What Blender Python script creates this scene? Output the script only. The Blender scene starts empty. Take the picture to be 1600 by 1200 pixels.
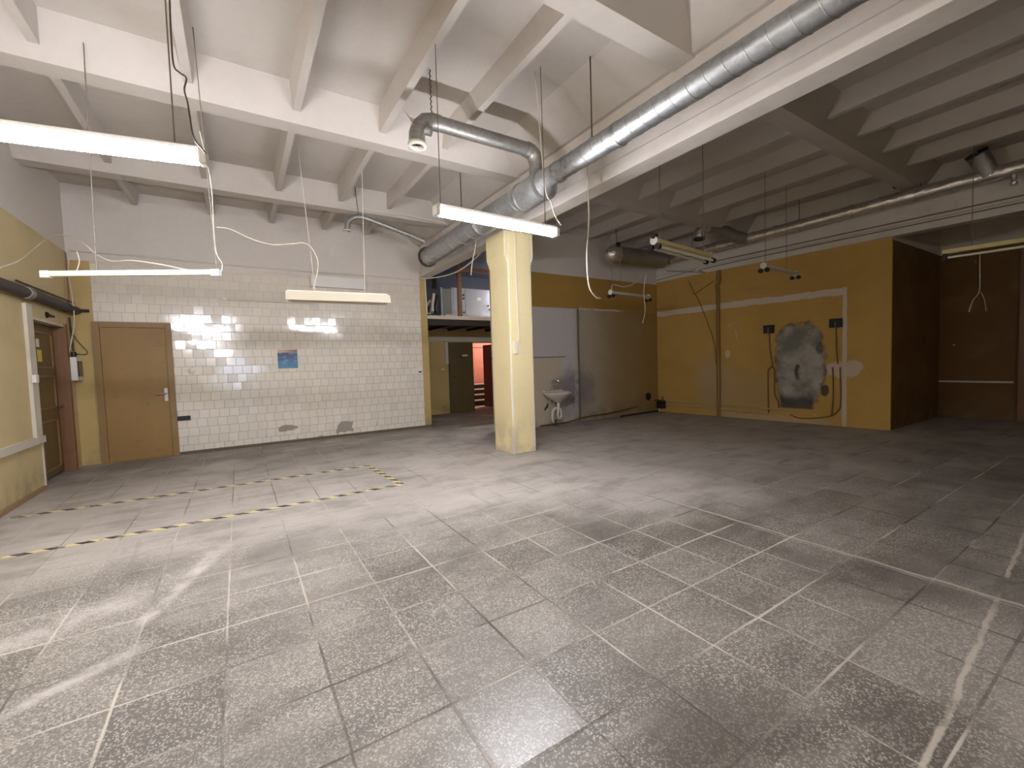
import bpy, bmesh, math, random
from mathutils import Vector, Matrix
random.seed(7)
scn = bpy.context.scene
COL = scn.collection
PI = math.pi

# ------------------------------------------------------------------ camera
YAW, PITCH, ROLL, FPX = 0.565813855, 0.0490626665, -0.0315927971, 671.917
fw = Vector((math.sin(YAW)*math.cos(PITCH), math.cos(YAW)*math.cos(PITCH), -math.sin(PITCH)))
r0 = Vector((math.cos(YAW), -math.sin(YAW), 0)); u0 = r0.cross(fw)
RT = math.cos(ROLL)*r0 + math.sin(ROLL)*u0
UP = RT.cross(fw)
EYE = Vector((0, 0, 1.42))
cam = bpy.data.cameras.new('camera'); cam.sensor_width = 36; cam.lens = 36*FPX/1600
cam.clip_start = .05; cam.clip_end = 100
co = bpy.data.objects.new('camera', cam); COL.objects.link(co)
M = Matrix((RT, UP, -fw)).transposed().to_4x4(); M.translation = EYE
co.matrix_world = M
scn.camera = co

def P(x, y, ax, val):
    """survey helper: the point of the sight line through photo pixel (x, y) that lies on a known plane of the room"""
    d = (x-800)/FPX*RT + (600-y)/FPX*UP + fw
    return EYE + d*((val-EYE[ax])/d[ax])

# wall with the cement patch: a line in plan, s metres along it from the inner corner, off metres into the room
WA, WB = Vector((9.45, 7.62, 0)), Vector((9.78, 2.83, 0))
WE = (WB-WA).normalized(); WN = Vector((WE.y, -WE.x, 0))
if WN.x > 0: WN = -WN
def RW(s, off, z): return WA + WE*s + WN*off + Vector((0, 0, z))
def RP(x, y, off=0.0):
    d = (x-800)/FPX*RT + (600-y)/FPX*UP + fw
    a = WA + WN*off
    return EYE + d*((a-EYE).dot(WN)/d.dot(WN))

# ------------------------------------------------------------------ meshes
class MB:
    def __init__(s): s.v=[]; s.f=[]; s.sm=[]
    def add(s, vs, fs, smooth=False):
        b=len(s.v); s.v += [Vector(v) for v in vs]
        for f in fs: s.f.append([b+i for i in f]); s.sm.append(smooth)
        return s
    def box(s, a, b):
        x0,y0,z0=[min(p,q) for p,q in zip(a,b)]; x1,y1,z1=[max(p,q) for p,q in zip(a,b)]
        vs=[(x0,y0,z0),(x1,y0,z0),(x1,y1,z0),(x0,y1,z0),(x0,y0,z1),(x1,y0,z1),(x1,y1,z1),(x0,y1,z1)]
        return s.add(vs,[(0,3,2,1),(4,5,6,7),(0,1,5,4),(1,2,6,5),(2,3,7,6),(3,0,4,7)])
    def obox(s, c, ex, ey, ez):
        c,ex,ey,ez=map(Vector,(c,ex,ey,ez))
        vs=[c-ex-ey-ez,c+ex-ey-ez,c+ex+ey-ez,c-ex+ey-ez,c-ex-ey+ez,c+ex-ey+ez,c+ex+ey+ez,c-ex+ey+ez]
        return s.add(vs,[(0,3,2,1),(4,5,6,7),(0,1,5,4),(1,2,6,5),(2,3,7,6),(3,0,4,7)])
    def prism(s, poly, o, eu, ev, ew):
        """closed 2D outline poly (u,v) in frame o,eu,ev swept along vector ew"""
        o,eu,ev,ew=map(Vector,(o,eu,ev,ew)); n=len(poly)
        a=[o+eu*p[0]+ev*p[1] for p in poly]; vs=a+[p+ew for p in a]
        fs=[tuple(range(n))[::-1], tuple(range(n,2*n))]+[(i,(i+1)%n,n+(i+1)%n,n+i) for i in range(n)]
        return s.add(vs,fs)
    def tube(s, pts, r, n=10, caps=True, rs=None):
        pts=[Vector(p) for p in pts]; k=len(pts)
        t0=(pts[1]-pts[0]).normalized()
        a=Vector((0,0,1)) if abs(t0.z)<.9 else Vector((1,0,0))
        u=t0.cross(a).normalized(); vs=[]
        for i,p in enumerate(pts):
            t=(pts[min(i+1,k-1)]-pts[max(i-1,0)]).normalized()
            u=(u-t*u.dot(t)).normalized(); w=t.cross(u)
            rr=rs[i] if rs else r
            for j in range(n):
                an=2*PI*j/n; vs.append(p+(u*math.cos(an)+w*math.sin(an))*rr)
        fs=[]
        for i in range(k-1):
            for j in range(n): fs.append((i*n+j,i*n+(j+1)%n,(i+1)*n+(j+1)%n,(i+1)*n+j))
        s.add(vs,fs,True)
        if caps:
            s.add(vs[:n],[tuple(range(n))[::-1]]); s.add(vs[-n:],[tuple(range(n))])
        return s
    def lathe(s, c, prof, axis=(0,0,1), n=24):
        c=Vector(c); ax=Vector(axis).normalized()
        a=Vector((1,0,0)) if abs(ax.x)<.9 else Vector((0,1,0))
        u=ax.cross(a).normalized(); w=ax.cross(u); vs=[]
        for r,h in prof:
            for j in range(n):
                an=2*PI*j/n; vs.append(c+ax*h+(u*math.cos(an)+w*math.sin(an))*r)
        fs=[]
        for i in range(len(prof)-1):
            for j in range(n): fs.append((i*n+j,i*n+(j+1)%n,(i+1)*n+(j+1)%n,(i+1)*n+j))
        return s.add(vs,fs,True)
    def helix(s, a, b, R, pitch, r=.003, n=5, seg=28):
        a,b=Vector(a),Vector(b); t=(b-a); L=t.length; t/=L
        q=Vector((0,0,1)) if abs(t.z)<.9 else Vector((1,0,0))
        u=t.cross(q).normalized(); w=t.cross(u)
        N=int(L/pitch*seg); pts=[]
        for i in range(N+1):
            h=L*i/N; an=2*PI*h/pitch
            pts.append(a+t*h+(u*math.cos(an)+w*math.sin(an))*R)
        return s.tube(pts,r,n)
    def obj(s, name, m, origin=Vector((0,0,0)), parent=None, bevel=0):
        me=bpy.data.meshes.new(name)
        me.from_pydata([v-origin for v in s.v],[],s.f); me.update()
        me.polygons.foreach_set('use_smooth', s.sm)
        bm=bmesh.new(); bm.from_mesh(me); bmesh.ops.recalc_face_normals(bm, faces=bm.faces); bm.to_mesh(me); bm.free()
        me.materials.append(m)
        o=bpy.data.objects.new(name, me); COL.objects.link(o)
        if parent: o.parent=parent
        else: o.location=origin
        if bevel:
            md=o.modifiers.new('edge','BEVEL'); md.width=bevel; md.segments=2; md.limit_method='ANGLE'
        return o
    def base(s):
        xs=[v.x for v in s.v]; ys=[v.y for v in s.v]; zs=[v.z for v in s.v]
        return Vector(((min(xs)+max(xs))/2,(min(ys)+max(ys))/2,min(zs)))

def tag(o, label, cat, group=None, kind=None):
    if label: o['label']=label
    if cat: o['category']=cat
    if group: o['group']=group
    if kind: o['kind']=kind
    return o
def thing(name, label, cat, loc, group=None):
    o=bpy.data.objects.new(name,None); COL.objects.link(o); o.location=loc; o.empty_display_size=.1
    o['W']=[*loc]
    return tag(o,label,cat,group)
def worg(o): return Vector(o['W'])
def part(name, mb, m, parent, bevel=0, label=None):
    o=mb.obj(name,m,worg(parent),parent,bevel); o['W']=[*worg(parent)]
    if label: o['label']=label
    return o
def solo(name, mb, m, label, cat, group=None, bevel=0):
    return tag(mb.obj(name,m,mb.base(),None,bevel),label,cat,group)
def struct(name, mb, m, label=None, parent=None, bevel=0):
    o=mb.obj(name,m,Vector((0,0,0)),parent,bevel); o['W']=[0,0,0]
    if not parent: o['kind']='structure'
    if label: o['label']=label
    return o
def curve(pts, k=8):
    """smooth path through points (Catmull-Rom)"""
    pts=[Vector(p) for p in pts]; q=[pts[0]*2-pts[1]]+pts+[pts[-1]*2-pts[-2]]; out=[]
    for i in range(1,len(q)-2):
        a,b,c,d=q[i-1:i+3]
        for j in range(k):
            t=j/k
            out.append(.5*((2*b)+(c-a)*t+(2*a-5*b+4*c-d)*t*t+(3*b-a-3*c+d)*t**3))
    out.append(pts[-1]); return out

# ------------------------------------------------------------------ node expressions
def lin(c):
    return tuple(((v/255)/12.92 if v/255<=.04045 else ((v/255+.055)/1.055)**2.4) for v in c)
class N:
    def __init__(s, g, sock): s.g=g; s.s=sock
    def _m(s, op, *a):
        n=s.g.nt.nodes.new('ShaderNodeMath'); n.operation=op
        for i,x in enumerate((s,)+a):
            if isinstance(x,N): s.g.nt.links.new(x.s,n.inputs[i])
            else: n.inputs[i].default_value=x
        return N(s.g,n.outputs[0])
    def __add__(s,o): return s._m('ADD',o)
    __radd__=__add__
    def __sub__(s,o): return s._m('SUBTRACT',o)
    def __rsub__(s,o): return (s*-1)+o
    def __mul__(s,o): return s._m('MULTIPLY',o)
    __rmul__=__mul__
    def __truediv__(s,o): return s._m('DIVIDE',o)
    def abs(s): return s._m('ABSOLUTE')
    def floor(s): return s._m('FLOOR')
    def fract(s): return s._m('FRACT')
    def mod(s,o): return s._m('FLOORED_MODULO',o)
    def min(s,o): return s._m('MINIMUM',o)
    def max(s,o): return s._m('MAXIMUM',o)
    def sqrt(s): return s._m('SQRT')
    def pow(s,o): return s._m('POWER',o)
    def clamp(s): return s.max(0.0).min(1.0)
    def ss(s,a,b):
        n=s.g.nt.nodes.new('ShaderNodeMapRange'); n.interpolation_type='SMOOTHSTEP'
        s.g.nt.links.new(s.s,n.inputs[0]); lo,hi=(a,b) if a<b else (b,a)
        n.inputs[1].default_value=lo; n.inputs[2].default_value=hi
        n.inputs[3].default_value=0 if a<b else 1; n.inputs[4].default_value=1 if a<b else 0
        return N(s.g,n.outputs[0])
    def inside(s,a,b,e=.01): return s.ss(a-e,a+e)*s.ss(b+e,b-e)
class G:
    def __init__(s, name):
        s.m=bpy.data.materials.new(name); s.m.use_nodes=True; s.nt=s.m.node_tree
        s.b=s.nt.nodes['Principled BSDF']
        p=s.nt.nodes.new('ShaderNodeNewGeometry'); s.pos=p.outputs['Position']; s.nor=p.outputs['Normal']
        x=s.nt.nodes.new('ShaderNodeSeparateXYZ'); s.nt.links.new(s.pos,x.inputs[0])
        s.x,s.y,s.z=[N(s,x.outputs[i]) for i in range(3)]
    def vec(s,a,b,c):
        n=s.nt.nodes.new('ShaderNodeCombineXYZ')
        for i,v in enumerate((a,b,c)):
            if isinstance(v,N): s.nt.links.new(v.s,n.inputs[i])
            else: n.inputs[i].default_value=v
        return n.outputs[0]
    def noise(s, scale, detail=3, vec=None, rough=.55, out=0):
        n=s.nt.nodes.new('ShaderNodeTexNoise'); n.inputs['Scale'].default_value=scale
        n.inputs['Detail'].default_value=detail; n.inputs['Roughness'].default_value=rough
        s.nt.links.new(vec or s.pos,n.inputs['Vector'])
        return N(s,n.outputs[0]) if out==0 else n.outputs[1]
    def voro(s, scale, vec=None, feature='F1'):
        n=s.nt.nodes.new('ShaderNodeTexVoronoi'); n.feature=feature; n.inputs['Scale'].default_value=scale
        s.nt.links.new(vec or s.pos,n.inputs['Vector'])
        x=s.nt.nodes.new('ShaderNodeSeparateXYZ'); s.nt.links.new(n.outputs['Color'],x.inputs[0])
        return N(s,n.outputs['Distance']),N(s,x.outputs[0]),N(s,x.outputs[1])
    def white(s, vec):
        n=s.nt.nodes.new('ShaderNodeTexWhiteNoise'); s.nt.links.new(vec,n.inputs['Vector'])
        return N(s,n.outputs['Value']),n.outputs['Color']
    def col(s,c):
        n=s.nt.nodes.new('ShaderNodeRGB'); n.outputs[0].default_value=(*lin(c),1); return n.outputs[0]
    def mix(s,f,a,b):
        n=s.nt.nodes.new('ShaderNodeMix'); n.data_type='RGBA'
        if isinstance(f,N): s.nt.links.new(f.s,n.inputs['Factor'])
        else: n.inputs['Factor'].default_value=f
        for k,c in ((6,a),(7,b)):
            if isinstance(c,tuple): n.inputs[k].default_value=(*lin(c),1)
            else: s.nt.links.new(c,n.inputs[k])
        return n.outputs[2]
    def mul(s,c,f):
        """colour times scalar"""
        n=s.nt.nodes.new('ShaderNodeVectorMath'); n.operation='SCALE'
        if isinstance(c,tuple): n.inputs[0].default_value=lin(c)
        else: s.nt.links.new(c,n.inputs[0])
        s.nt.links.new(f.s,n.inputs['Scale']); return n.outputs[0]
    def setc(s,c):
        if isinstance(c,tuple): s.b.inputs['Base Color'].default_value=(*lin(c),1)
        else: s.nt.links.new(c,s.b.inputs['Base Color'])
        return s
    def set(s,k,v):
        if isinstance(v,N): s.nt.links.new(v.s,s.b.inputs[k])
        elif hasattr(v,'is_output'): s.nt.links.new(v,s.b.inputs[k])
        else: s.b.inputs[k].default_value=v
        return s
    def bump(s,h,d=.01,st=.5):
        n=s.nt.nodes.new('ShaderNodeBump'); n.inputs['Strength'].default_value=st; n.inputs['Distance'].default_value=d
        s.nt.links.new(h.s,n.inputs['Height']); s.nt.links.new(n.outputs[0],s.b.inputs['Normal']); return s

def simple(name, c, rough=.6, metal=0, var=.12, scale=6, bump=0, spec=.4):
    g=G(name); n=g.noise(scale,4)
    g.setc(g.mul(c,(n-.5)*(2*var)+1)).set('Roughness',rough).set('Metallic',metal).set('Specular IOR Level',spec)
    if bump: g.bump(g.noise(scale*6,4),.004,bump)
    return g.m
def emit(name,c,strength):
    g=G(name); g.setc(c).set('Emission Color',(*lin(c),1)).set('Emission Strength',strength); return g.m

# ------------------------------------------------------------------ palettes
WHITE=(214,206,197); YEL=(196,174,122); YELR=(192,156,88)

def plaster(name='plaster', c=WHITE, stain=(160,146,130)):
    g=G(name); big=g.noise(.9,4); fine=g.noise(14,5)
    k=g.mix(big.ss(.52,.78)*.35,c,stain); k=g.mul(k,(fine-.5)*.10+1)
    g.setc(k).set('Roughness',.85).set('Specular IOR Level',.2).bump(fine*.6+g.noise(3,3)*.8,.012,.35)
    return g.m
def paint_split(name, yel, zsplit=3.37, lower=None):
    g=G(name); w=g.noise(1.2,3)-.5; n=g.noise(1.5,5); f=g.noise(18,4)
    k=g.mix(n.ss(.45,.8)*.3,yel,(150,128,90))
    dirt=g.z.ss(.5,.0)*g.noise(4,4).ss(.35,.7)
    k=g.mix(dirt*.55,k,(120,106,86))
    chips=g.voro(5)[0].ss(.10,.06)*g.noise(1.1,2).ss(.55,.65)
    k=g.mix(chips*.8,k,(196,186,168))
    k=g.mix((g.z+w*.02).ss(zsplit-.006,zsplit+.006),k,WHITE)
    g.setc(g.mul(k,(f-.5)*.08+1)).set('Roughness',.6).set('Specular IOR Level',.3).bump(f+n*2,.006,.3)
    return g.m

# ---- floor: worn terrazzo tiles on a 405 mm grid
def floor_mat():
    g=G('terrazzo tiles'); T=.405
    wob=g.noise(2.2,2); wob2=g.noise(2.2,2,g.vec(g.x+9,g.y,0.0))
    u=(g.x-.28)/T+(wob-.5)*.045; v=(g.y-1.22)/T+(wob2-.5)*.045
    du=.5-(u.fract()-.5).abs(); dv=.5-(v.fract()-.5).abs()
    jn=g.noise(6,4)
    wd=jn*.024+.004
    ju=1-(du/wd).ss(.5,1.3); jv=1-(dv/wd).ss(.5,1.3)
    vis=g.noise(1.1,3).ss(.36,.58); vis2=g.noise(1.1,3,g.vec(g.x,g.y+31,0.0)).ss(.36,.58)
    joint=(ju*(vis*.6+.4)).max(jv*(vis2*.6+.4))
    idv,_=g.white(g.vec(u.floor(),v.floor(),0.0)); id2,_=g.white(g.vec(u.floor(),v.floor(),7.0))
    d1,c1,c2=g.voro(92); d2,c3,c4=g.voro(170)
    base=g.mix(idv,(106,100,92),(144,138,129))
    chip=g.mix(c2,(190,183,173),(160,152,142))
    k=g.mix(c1.ss(.66,.70)*d1.ss(.62,.5)*.85,base,chip)
    k=g.mix(c4.ss(.74,.78)*.7,k,(98,92,85))
    k=g.mix(c3.ss(.84,.88),k,(190,182,172))
    big=g.noise(.55,5); st=g.noise(1,5,g.vec(g.x*.9,g.y*5.0,0.0)); st2=g.noise(1,5,g.vec(g.x*5.0,g.y*.8,3.0))
    wear=g.noise(1.3,4,g.vec(g.x+4,g.y+2,1.0))
    k=g.mix(wear.ss(.47,.68)*.7,k,(90,84,76))
    far=(g.y*.8+g.x*.22+(big-.5)*1.5).ss(2.3,3.9)
    dust=(big.ss(.42,.68)*.38+st.ss(.50,.70)*.28+far*.75).clamp()*.94
    k=g.mix(dust,k,g.mix(g.noise(2.6,4),(176,168,158),(200,192,183)))
    # streaks of worn dirt along the traffic lines, stronger towards the far bays
    right=g.x.ss(1.2,4.2)*g.y.ss(4.5,2.5)
    k=g.mix(st.ss(.56,.76)*(far*.20+right*.42+.10),k,(86,79,71))
    k=g.mix(st2.ss(.60,.72)*.28,k,(104,97,88))
    gr=g.noise(1,6,g.vec(g.x*1.6+5,g.y*2.6,2.0),.68)
    k=g.mix(gr.ss(.46,.66)*.38,k,(104,97,88))
    k=g.mix(g.y.ss(6.0,8.4)*g.noise(1.1,5).ss(.32,.56)*.55,k,(98,92,84))  # floor colour darkened towards the tiled wall, broken up by noise
    darks=g.noise(3.5,4).ss(.66,.76)*far
    k=g.mix(darks*.45,k,(88,80,72))
    k=g.mix(g.x.ss(3.4,6.5)*.08,k,(96,86,76))  # slight shading of the bay beyond the girder, painted into the floor colour
    jc=g.mix(g.noise(.8,3,g.vec(g.x+2,g.y,5.0)).ss(.40,.56),(82,76,69),(206,197,183))
    k=g.mix(joint*(.9-far*.35),k,jc)
    # long mortar seams under the girder line and across the bays
    s1=(g.x-3.56+(jn-.5)*.05).abs().ss(.020,.006)*g.y.inside(.2,2.6,.2)
    s2=(g.y-g.x*.06-.335+(jn-.5)*.05).abs().ss(.016,.005)*g.x.inside(1.6,5.6,.3)*g.noise(2,2).ss(.40,.52)
    k=g.mix(s1.max(s2)*.8,k,(200,190,176))
    # swept plaster dust trails
    def trail(ax,ay,bx,by,w):
        L=math.hypot(bx-ax,by-ay); cx,cy=(bx-ax)/L,(by-ay)/L
        t=(g.x-ax)*cx+(g.y-ay)*cy; dd=((g.x-ax)*cy-(g.y-ay)*cx).abs()
        return (dd/(t*.20/L*w*4+w)).ss(1,.1)*t.inside(0,L,.12)*g.noise(7,4).ss(.30,.62)
    tr=trail(-.55,3.15,-.18,4.2,.06).max(trail(-1.0,2.6,-.5,2.9,.05)).max(trail(-1.6,3.1,-.6,3.6,.12)*.7)
    k=g.mix(tr*.75,k,(205,198,190))
    spl=(g.voro(1.7)[0]+(jn-.5)*.05).ss(.028,.02)
    k=g.mix(spl*.8,k,(206,196,180))
    fine=g.noise(40,3)
    k=g.mul(k,(fine-.5)*.14+1)
    g.setc(k)
    pol=g.x.inside(.69,1.09,.01)*g.y.inside(1.22,1.62,.01)
    g.set('Roughness',((id2*.20+.30+dust*.30+joint*.25+(fine-.5)*.2)*(1-pol*.36)).clamp()).set('Specular IOR Level',.42)
    g.bump(fine*.25+jn*.5-joint*1.6+idv*.3,.006,.35)
    return g.m
# ---- glazed tiles on the back wall
def tile_mat():
    g=G('glazed wall tiles'); TX,TZ=.150,.153
    r=(g.z/TZ).floor(); off=(r.mod(2.0))*.5
    u=g.x/TX+off+(g.white(g.vec(r,3.0,0.0))[0]-.5)*.5; v=g.z/TZ
    du=.5-(u.fract()-.5).abs(); dv=.5-(v.fract()-.5).abs()
    gr=(1-(du.min(dv)).ss(.010,.034))
    idv,idc=g.white(g.vec(u.floor(),r,1.0)); id2,_=g.white(g.vec(u.floor(),r,5.0)); id3,_=g.white(g.vec(u.floor(),r,9.0))
    k=g.mix(idv,(226,218,204),(233,226,213)); k=g.mix(id2.ss(.90,.93)*.3,k,(208,202,200))
    n=g.noise(1.2,4); k=g.mix(n.ss(.5,.8)*.25,k,(190,176,154))
    k=g.mix(g.z.ss(2.4,3.0)*.35,k,(198,186,168))
    k=g.mix(gr*(g.noise(2,2)*.5+.5)*(1-g.z.ss(2.1,2.9)*.45),k,(140,126,108))
    # knocked-off tiles near the floor, speckled dirt
    def blob(cx,cz,rx,rz):
        w=(g.noise(9,4)-.5)*1.5
        return ((((g.x-cx)/rx).abs().pow(3.0)+((g.z-cz)/rz).abs().pow(3.0)).pow(.333)+w).ss(1.05,.95)
    miss=blob(.76,.29,.17,.06).max(blob(1.82,.20,.17,.11)).max(blob(1.35,.03,.05,.05)*.8)
    k=g.mix(miss,k,(158,148,135))
    k=g.mix(g.noise(16,2).ss(.70,.74)*g.z.ss(.5,.1),k,(110,98,82))
    g.setc(k).set('Roughness',(miss*.6+gr*.4+id3*.05+.07).clamp()).set('Specular IOR Level',.6)
    # each tile sits at its own slight tilt
    n1=g.nt.nodes.new('ShaderNodeVectorMath'); n1.operation='SUBTRACT'; g.nt.links.new(idc,n1.inputs[0]); n1.inputs[1].default_value=(.5,.5,.5)
    n2=g.nt.nodes.new('ShaderNodeVectorMath'); n2.operation='SCALE'; g.nt.links.new(n1.outputs[0],n2.inputs[0]); n2.inputs['Scale'].default_value=.030
    n3=g.nt.nodes.new('ShaderNodeVectorMath'); n3.operation='ADD'; g.nt.links.new(n2.outputs[0],n3.inputs[0]); g.nt.links.new(g.nor,n3.inputs[1])
    n4=g.nt.nodes.new('ShaderNodeVectorMath'); n4.operation='NORMALIZE'; g.nt.links.new(n3.outputs[0],n4.inputs[0])
    b=g.nt.nodes.new('ShaderNodeBump'); b.inputs['Strength'].default_value=.25; b.inputs['Distance'].default_value=.004
    g.nt.links.new((g.noise(9,2)*.6-gr*.8).s,b.inputs['Height']); g.nt.links.new(n4.outputs[0],b.inputs['Normal'])
    g.nt.links.new(b.outputs[0],g.b.inputs['Normal'])
    return g.m
# ---- sink wall paint fields
def sinkwall_mat():
    g=G('sink wall paint'); x,z=g.x,g.z
    w=(g.noise(3,4)-.5); n=g.noise(1.4,5); f=g.noise(16,4)
    k=g.mix(n,(182,146,78),(168,132,70))
    grey=g.mix(n,(206,201,201),(192,187,187))
    olive=g.mix((x+w*.6).ss(6.8,8.2),(178,168,150),(158,136,96)); olive=g.mix((x+w).ss(8.3,9.2)*.6,olive,(150,116,60))
    low=g.mix((x+w*.05).ss(6.60,6.63),grey,olive)
    k=g.mix((z+w*.02).ss(2.625,2.605),k,low)
    k=g.mix((z+w*.03).inside(2.60,2.64,.006)*(x).inside(6.7,8.1,.15)*g.noise(5,3).ss(.30,.5),k,(212,202,186))
    sp=(z).ss(1.52,1.50)*(x+w*.25).ss(6.30,6.15)
    k=g.mix(sp*.9,k,(202,190,168))
    k=g.mix((z-1.52).abs().ss(.02,.005)*x.ss(6.35,6.25)*.8,k,(90,82,74))
    drip=(g.noise(1,4,g.vec(x*14,z*1.2,0.0))).ss(.58,.70)*z.inside(1.5,1.8,.15)*x.ss(6.4,6.2)
    k=g.mix(drip*.6,k,(96,90,86))
    # damp blue-grey smear beside the sink
    sm=((((x-6.55)/.75).pow(2.0)+((z-.75)/.62).pow(2.0)).sqrt()+w*1.1).ss(1.1,.35)
    k=g.mix(sm*.75,k,(112,112,118))
    strip=(x+w*.04).inside(6.545,6.67,.008)*z.ss(2.64,2.60)
    k=g.mix(strip*(g.noise(5,4).ss(.3,.7)),k,(190,184,176))
    k=g.mix((x-6.675+w*.01).abs().ss(.02,.006)*z.ss(2.62,2.6)*.9,k,(74,68,62))
    sc=g.voro(2.4)[0].ss(.06,.04)*x.ss(6.8,7.2)
    k=g.mix(sc*.6,k,(200,188,168))
    dirt=z.ss(.45,.0)*g.noise(3,4).ss(.35,.7)
    k=g.mix(dirt*.5,k,(104,94,84))
    k=g.mix((z+w*.02-(x-7)*.0).ss(3.352,3.362),k,WHITE)
    g.setc(g.mul(k,(f-.5)*.1+1)).set('Roughness',.65).set('Specular IOR Level',.3).bump(f+n*2,.006,.3)
    return g.m
# ---- wall with cement patch: s = metres from the inner corner
def patchwall_mat():
    g=G('yellow wall with cement patch'); z=g.z
    s=(g.x-WA.x)*WE.x+(g.y-WA.y)*WE.y
    w=g.noise(3.2,4)-.5; w2=g.noise(7,4)-.5; n=g.noise(1.3,5); f=g.noise(16,4)
    k=g.mix(n.ss(.35,.75),YELR,(184,148,82))
    pale=((((s-1.55)/.55).pow(2.0)+((z-.75)/.8).pow(2.0)).sqrt()+w*1.2).ss(1.2,.3)
    k=g.mix(pale*.65,k,(172,154,126))
    pale2=((((s-2.3)/.8).pow(2.0)+((z-.6)/.6).pow(2.0)).sqrt()+w*1.4).ss(1.2,.3)
    k=g.mix(pale2*.45,k,(168,148,112))
    band=(z+w2*.05+w*.06).inside(2.515,2.645,.012)*s.ss(4.17,4.13)
    strip=(s+w2*.03).inside(4.085,4.155,.01)*z.ss(2.66,2.64)
    k=g.mix((band.max(strip))*.9,k,(206,196,180))
    foot=(z+w*.35).ss(.16,.06)*s.inside(1.8,3.9,.2)
    k=g.mix(foot*.7,k,(186,168,136))
    bl=((((s-4.10)/.30).pow(2.0)+((z-1.10)/.17).pow(2.0)).sqrt()+w2*1.1+w*.8).ss(1.1,.8)
    k=g.mix(bl*.85,k,(200,186,168))
    d1=((((s-1.893)/.07).pow(2.0)+((z-1.469)/.10).pow(2.0)).sqrt()+w2*.4).ss(1.0,.8)
    k=g.mix(d1*.8,k,(206,194,160))
    spot=g.voro(2.1)[0].ss(.05,.03)*g.noise(1,2).ss(.45,.55)
    k=g.mix(spot*.7,k,(204,190,160))
    # cement patch with a burnt-looking ragged rim
    cx,cz=3.36,1.20
    a=((s-cx)/.46).abs().pow(3.2); b=((z-cz)/.86).abs().pow(3.2)
    rr=(a+b).pow(1/3.2)+w2*.34+w*.30+((s-3.0)*-.30).max(0.0)*z.ss(1.6,2.0)
    outer=rr.ss(1.05,.93); inner=rr.ss(1.02,.82)
    k=g.mix(outer*(g.noise(3,4).ss(.42,.60)*.75+.2),k,(62,58,50))
    cem=g.mix(g.noise(2.4,5).ss(.36,.62),(122,119,110),(170,165,156)); cem=g.mix(g.noise(6,5).ss(.56,.72)*.5,cem,(104,101,94))
    k=g.mix(inner,k,cem)
    lowd=(z+w*.08).ss(.62,.46)*s.inside(3.0,3.62,.04)*(z).ss(.28,.31)*((s-3.62)*1.0+z*.0).ss(.05,-.05)
    k=g.mix(lowd*.9,k,(72,74,70))
    gouge=((((s-3.32+w2*.12)/.05).pow(2.0)+((z-1.06)/.17).pow(2.0)).sqrt()+w2*1.6).ss(1.1,.7)
    g2=((((s-3.72)/.06).pow(2.0)+((z-1.52)/.12).pow(2.0)).sqrt()+w2*2).ss(1.1,.8)
    g3=((((s-3.80)/.07).pow(2.0)+((z-.68)/.12).pow(2.0)).sqrt()+w2).ss(1.1,.8)
    k=g.mix((gouge.max(g2*.7).max(g3))*.85,k,(58,54,48))
    k=g.mix((z+w*.01).ss(3.41,3.425),k,WHITE)
    g.setc(g.mul(k,(f-.5)*.1+1)).set('Roughness',.7).set('Specular IOR Level',.25).bump(f+inner*g.noise(5,4)*3+n*2,.008,.4)
    return g.m
def wood_mat(name,c1,c2,sc=1.0,rough=.5):
    g=G(name); w=g.noise(2.5,3)
    gr=g.noise(1,5,g.vec(g.x*22*sc,g.y*22*sc,g.z*1.6*sc)); dirt=g.noise(5,5)
    k=g.mix(gr,c1,c2); k=g.mix(dirt.ss(.58,.75)*.4,k,tuple(int(v*.55) for v in c1))
    g.setc(g.mul(k,(w-.5)*.12+1)).set('Roughness',rough).bump(gr,.003,.25); return g.m
def column_mat():
    g=G('column paint'); w=g.noise(7,4)-.5; n=g.noise(1.6,5); f=g.noise(20,4)
    k=g.mix(n,(234,219,172),(224,207,158))
    ex=(g.x-3.518).abs().min((g.x-3.945).abs()); ey=(g.y-5.55).abs()
    edge=(ex.max(ey)*1.0)
    chip=(edge+w*.06-(g.z.ss(1.3,.0))*.028).ss(.024,.005)*g.noise(2.3,3).ss(.30,.5)
    k=g.mix(chip,k,(222,214,200))
    wear=g.z.ss(.75,.1)*(g.noise(3.2,4)+((3.62-g.x)*.8)).ss(.42,.7)
    k=g.mix(wear*.6,k,(176,162,138))
    bot=(g.z+w*.25).ss(.09,.03); k=g.mix(bot*.6,k,(196,186,170))
    g.setc(g.mul(k,(f-.5)*.08+1)).set('Roughness',.6).set('Specular IOR Level',.3).bump(f-chip*2+n,.006,.35); return g.m
def galv_mat(name='galvanised sheet',c=(176,178,178),rough=.36,br=.12):
    g=G(name); d,c1,c2=g.voro(38); n=g.noise(3,4)
    k=g.mul(c,(c1-.5)*.22+(n-.5)*.25+1)
    g.setc(k).set('Metallic',.88).set('Roughness',(c2*br+rough+(n-.5)*.2).clamp()).bump(c1*.2+g.noise(5,2),.004,.12); return g.m
def foil_mat():
    g=G('crinkled aluminium foil'); n=g.noise(26,4); m=g.noise(9,3)
    g.setc(g.mul((226,220,210),(n-.5)*.3+1)).set('Metallic',.85).set('Roughness',.25).bump(n*.6+m*1.2,.02,.7); return g.m
def tape_mat():
    g=G('hazard tape'); d=(g.x+g.y*1.0)/.19
    d2=g.x/.19+(g.y)/.19
    st=d2.fract().ss(.47,.53); wn=g.noise(11,4)
    k=g.mix(st,(58,52,44),(222,206,150)); k=g.mix(wn.ss(.50,.62)*.75,k,(150,141,129))
    g.setc(k).set('Roughness',.6); return g.m

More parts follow.
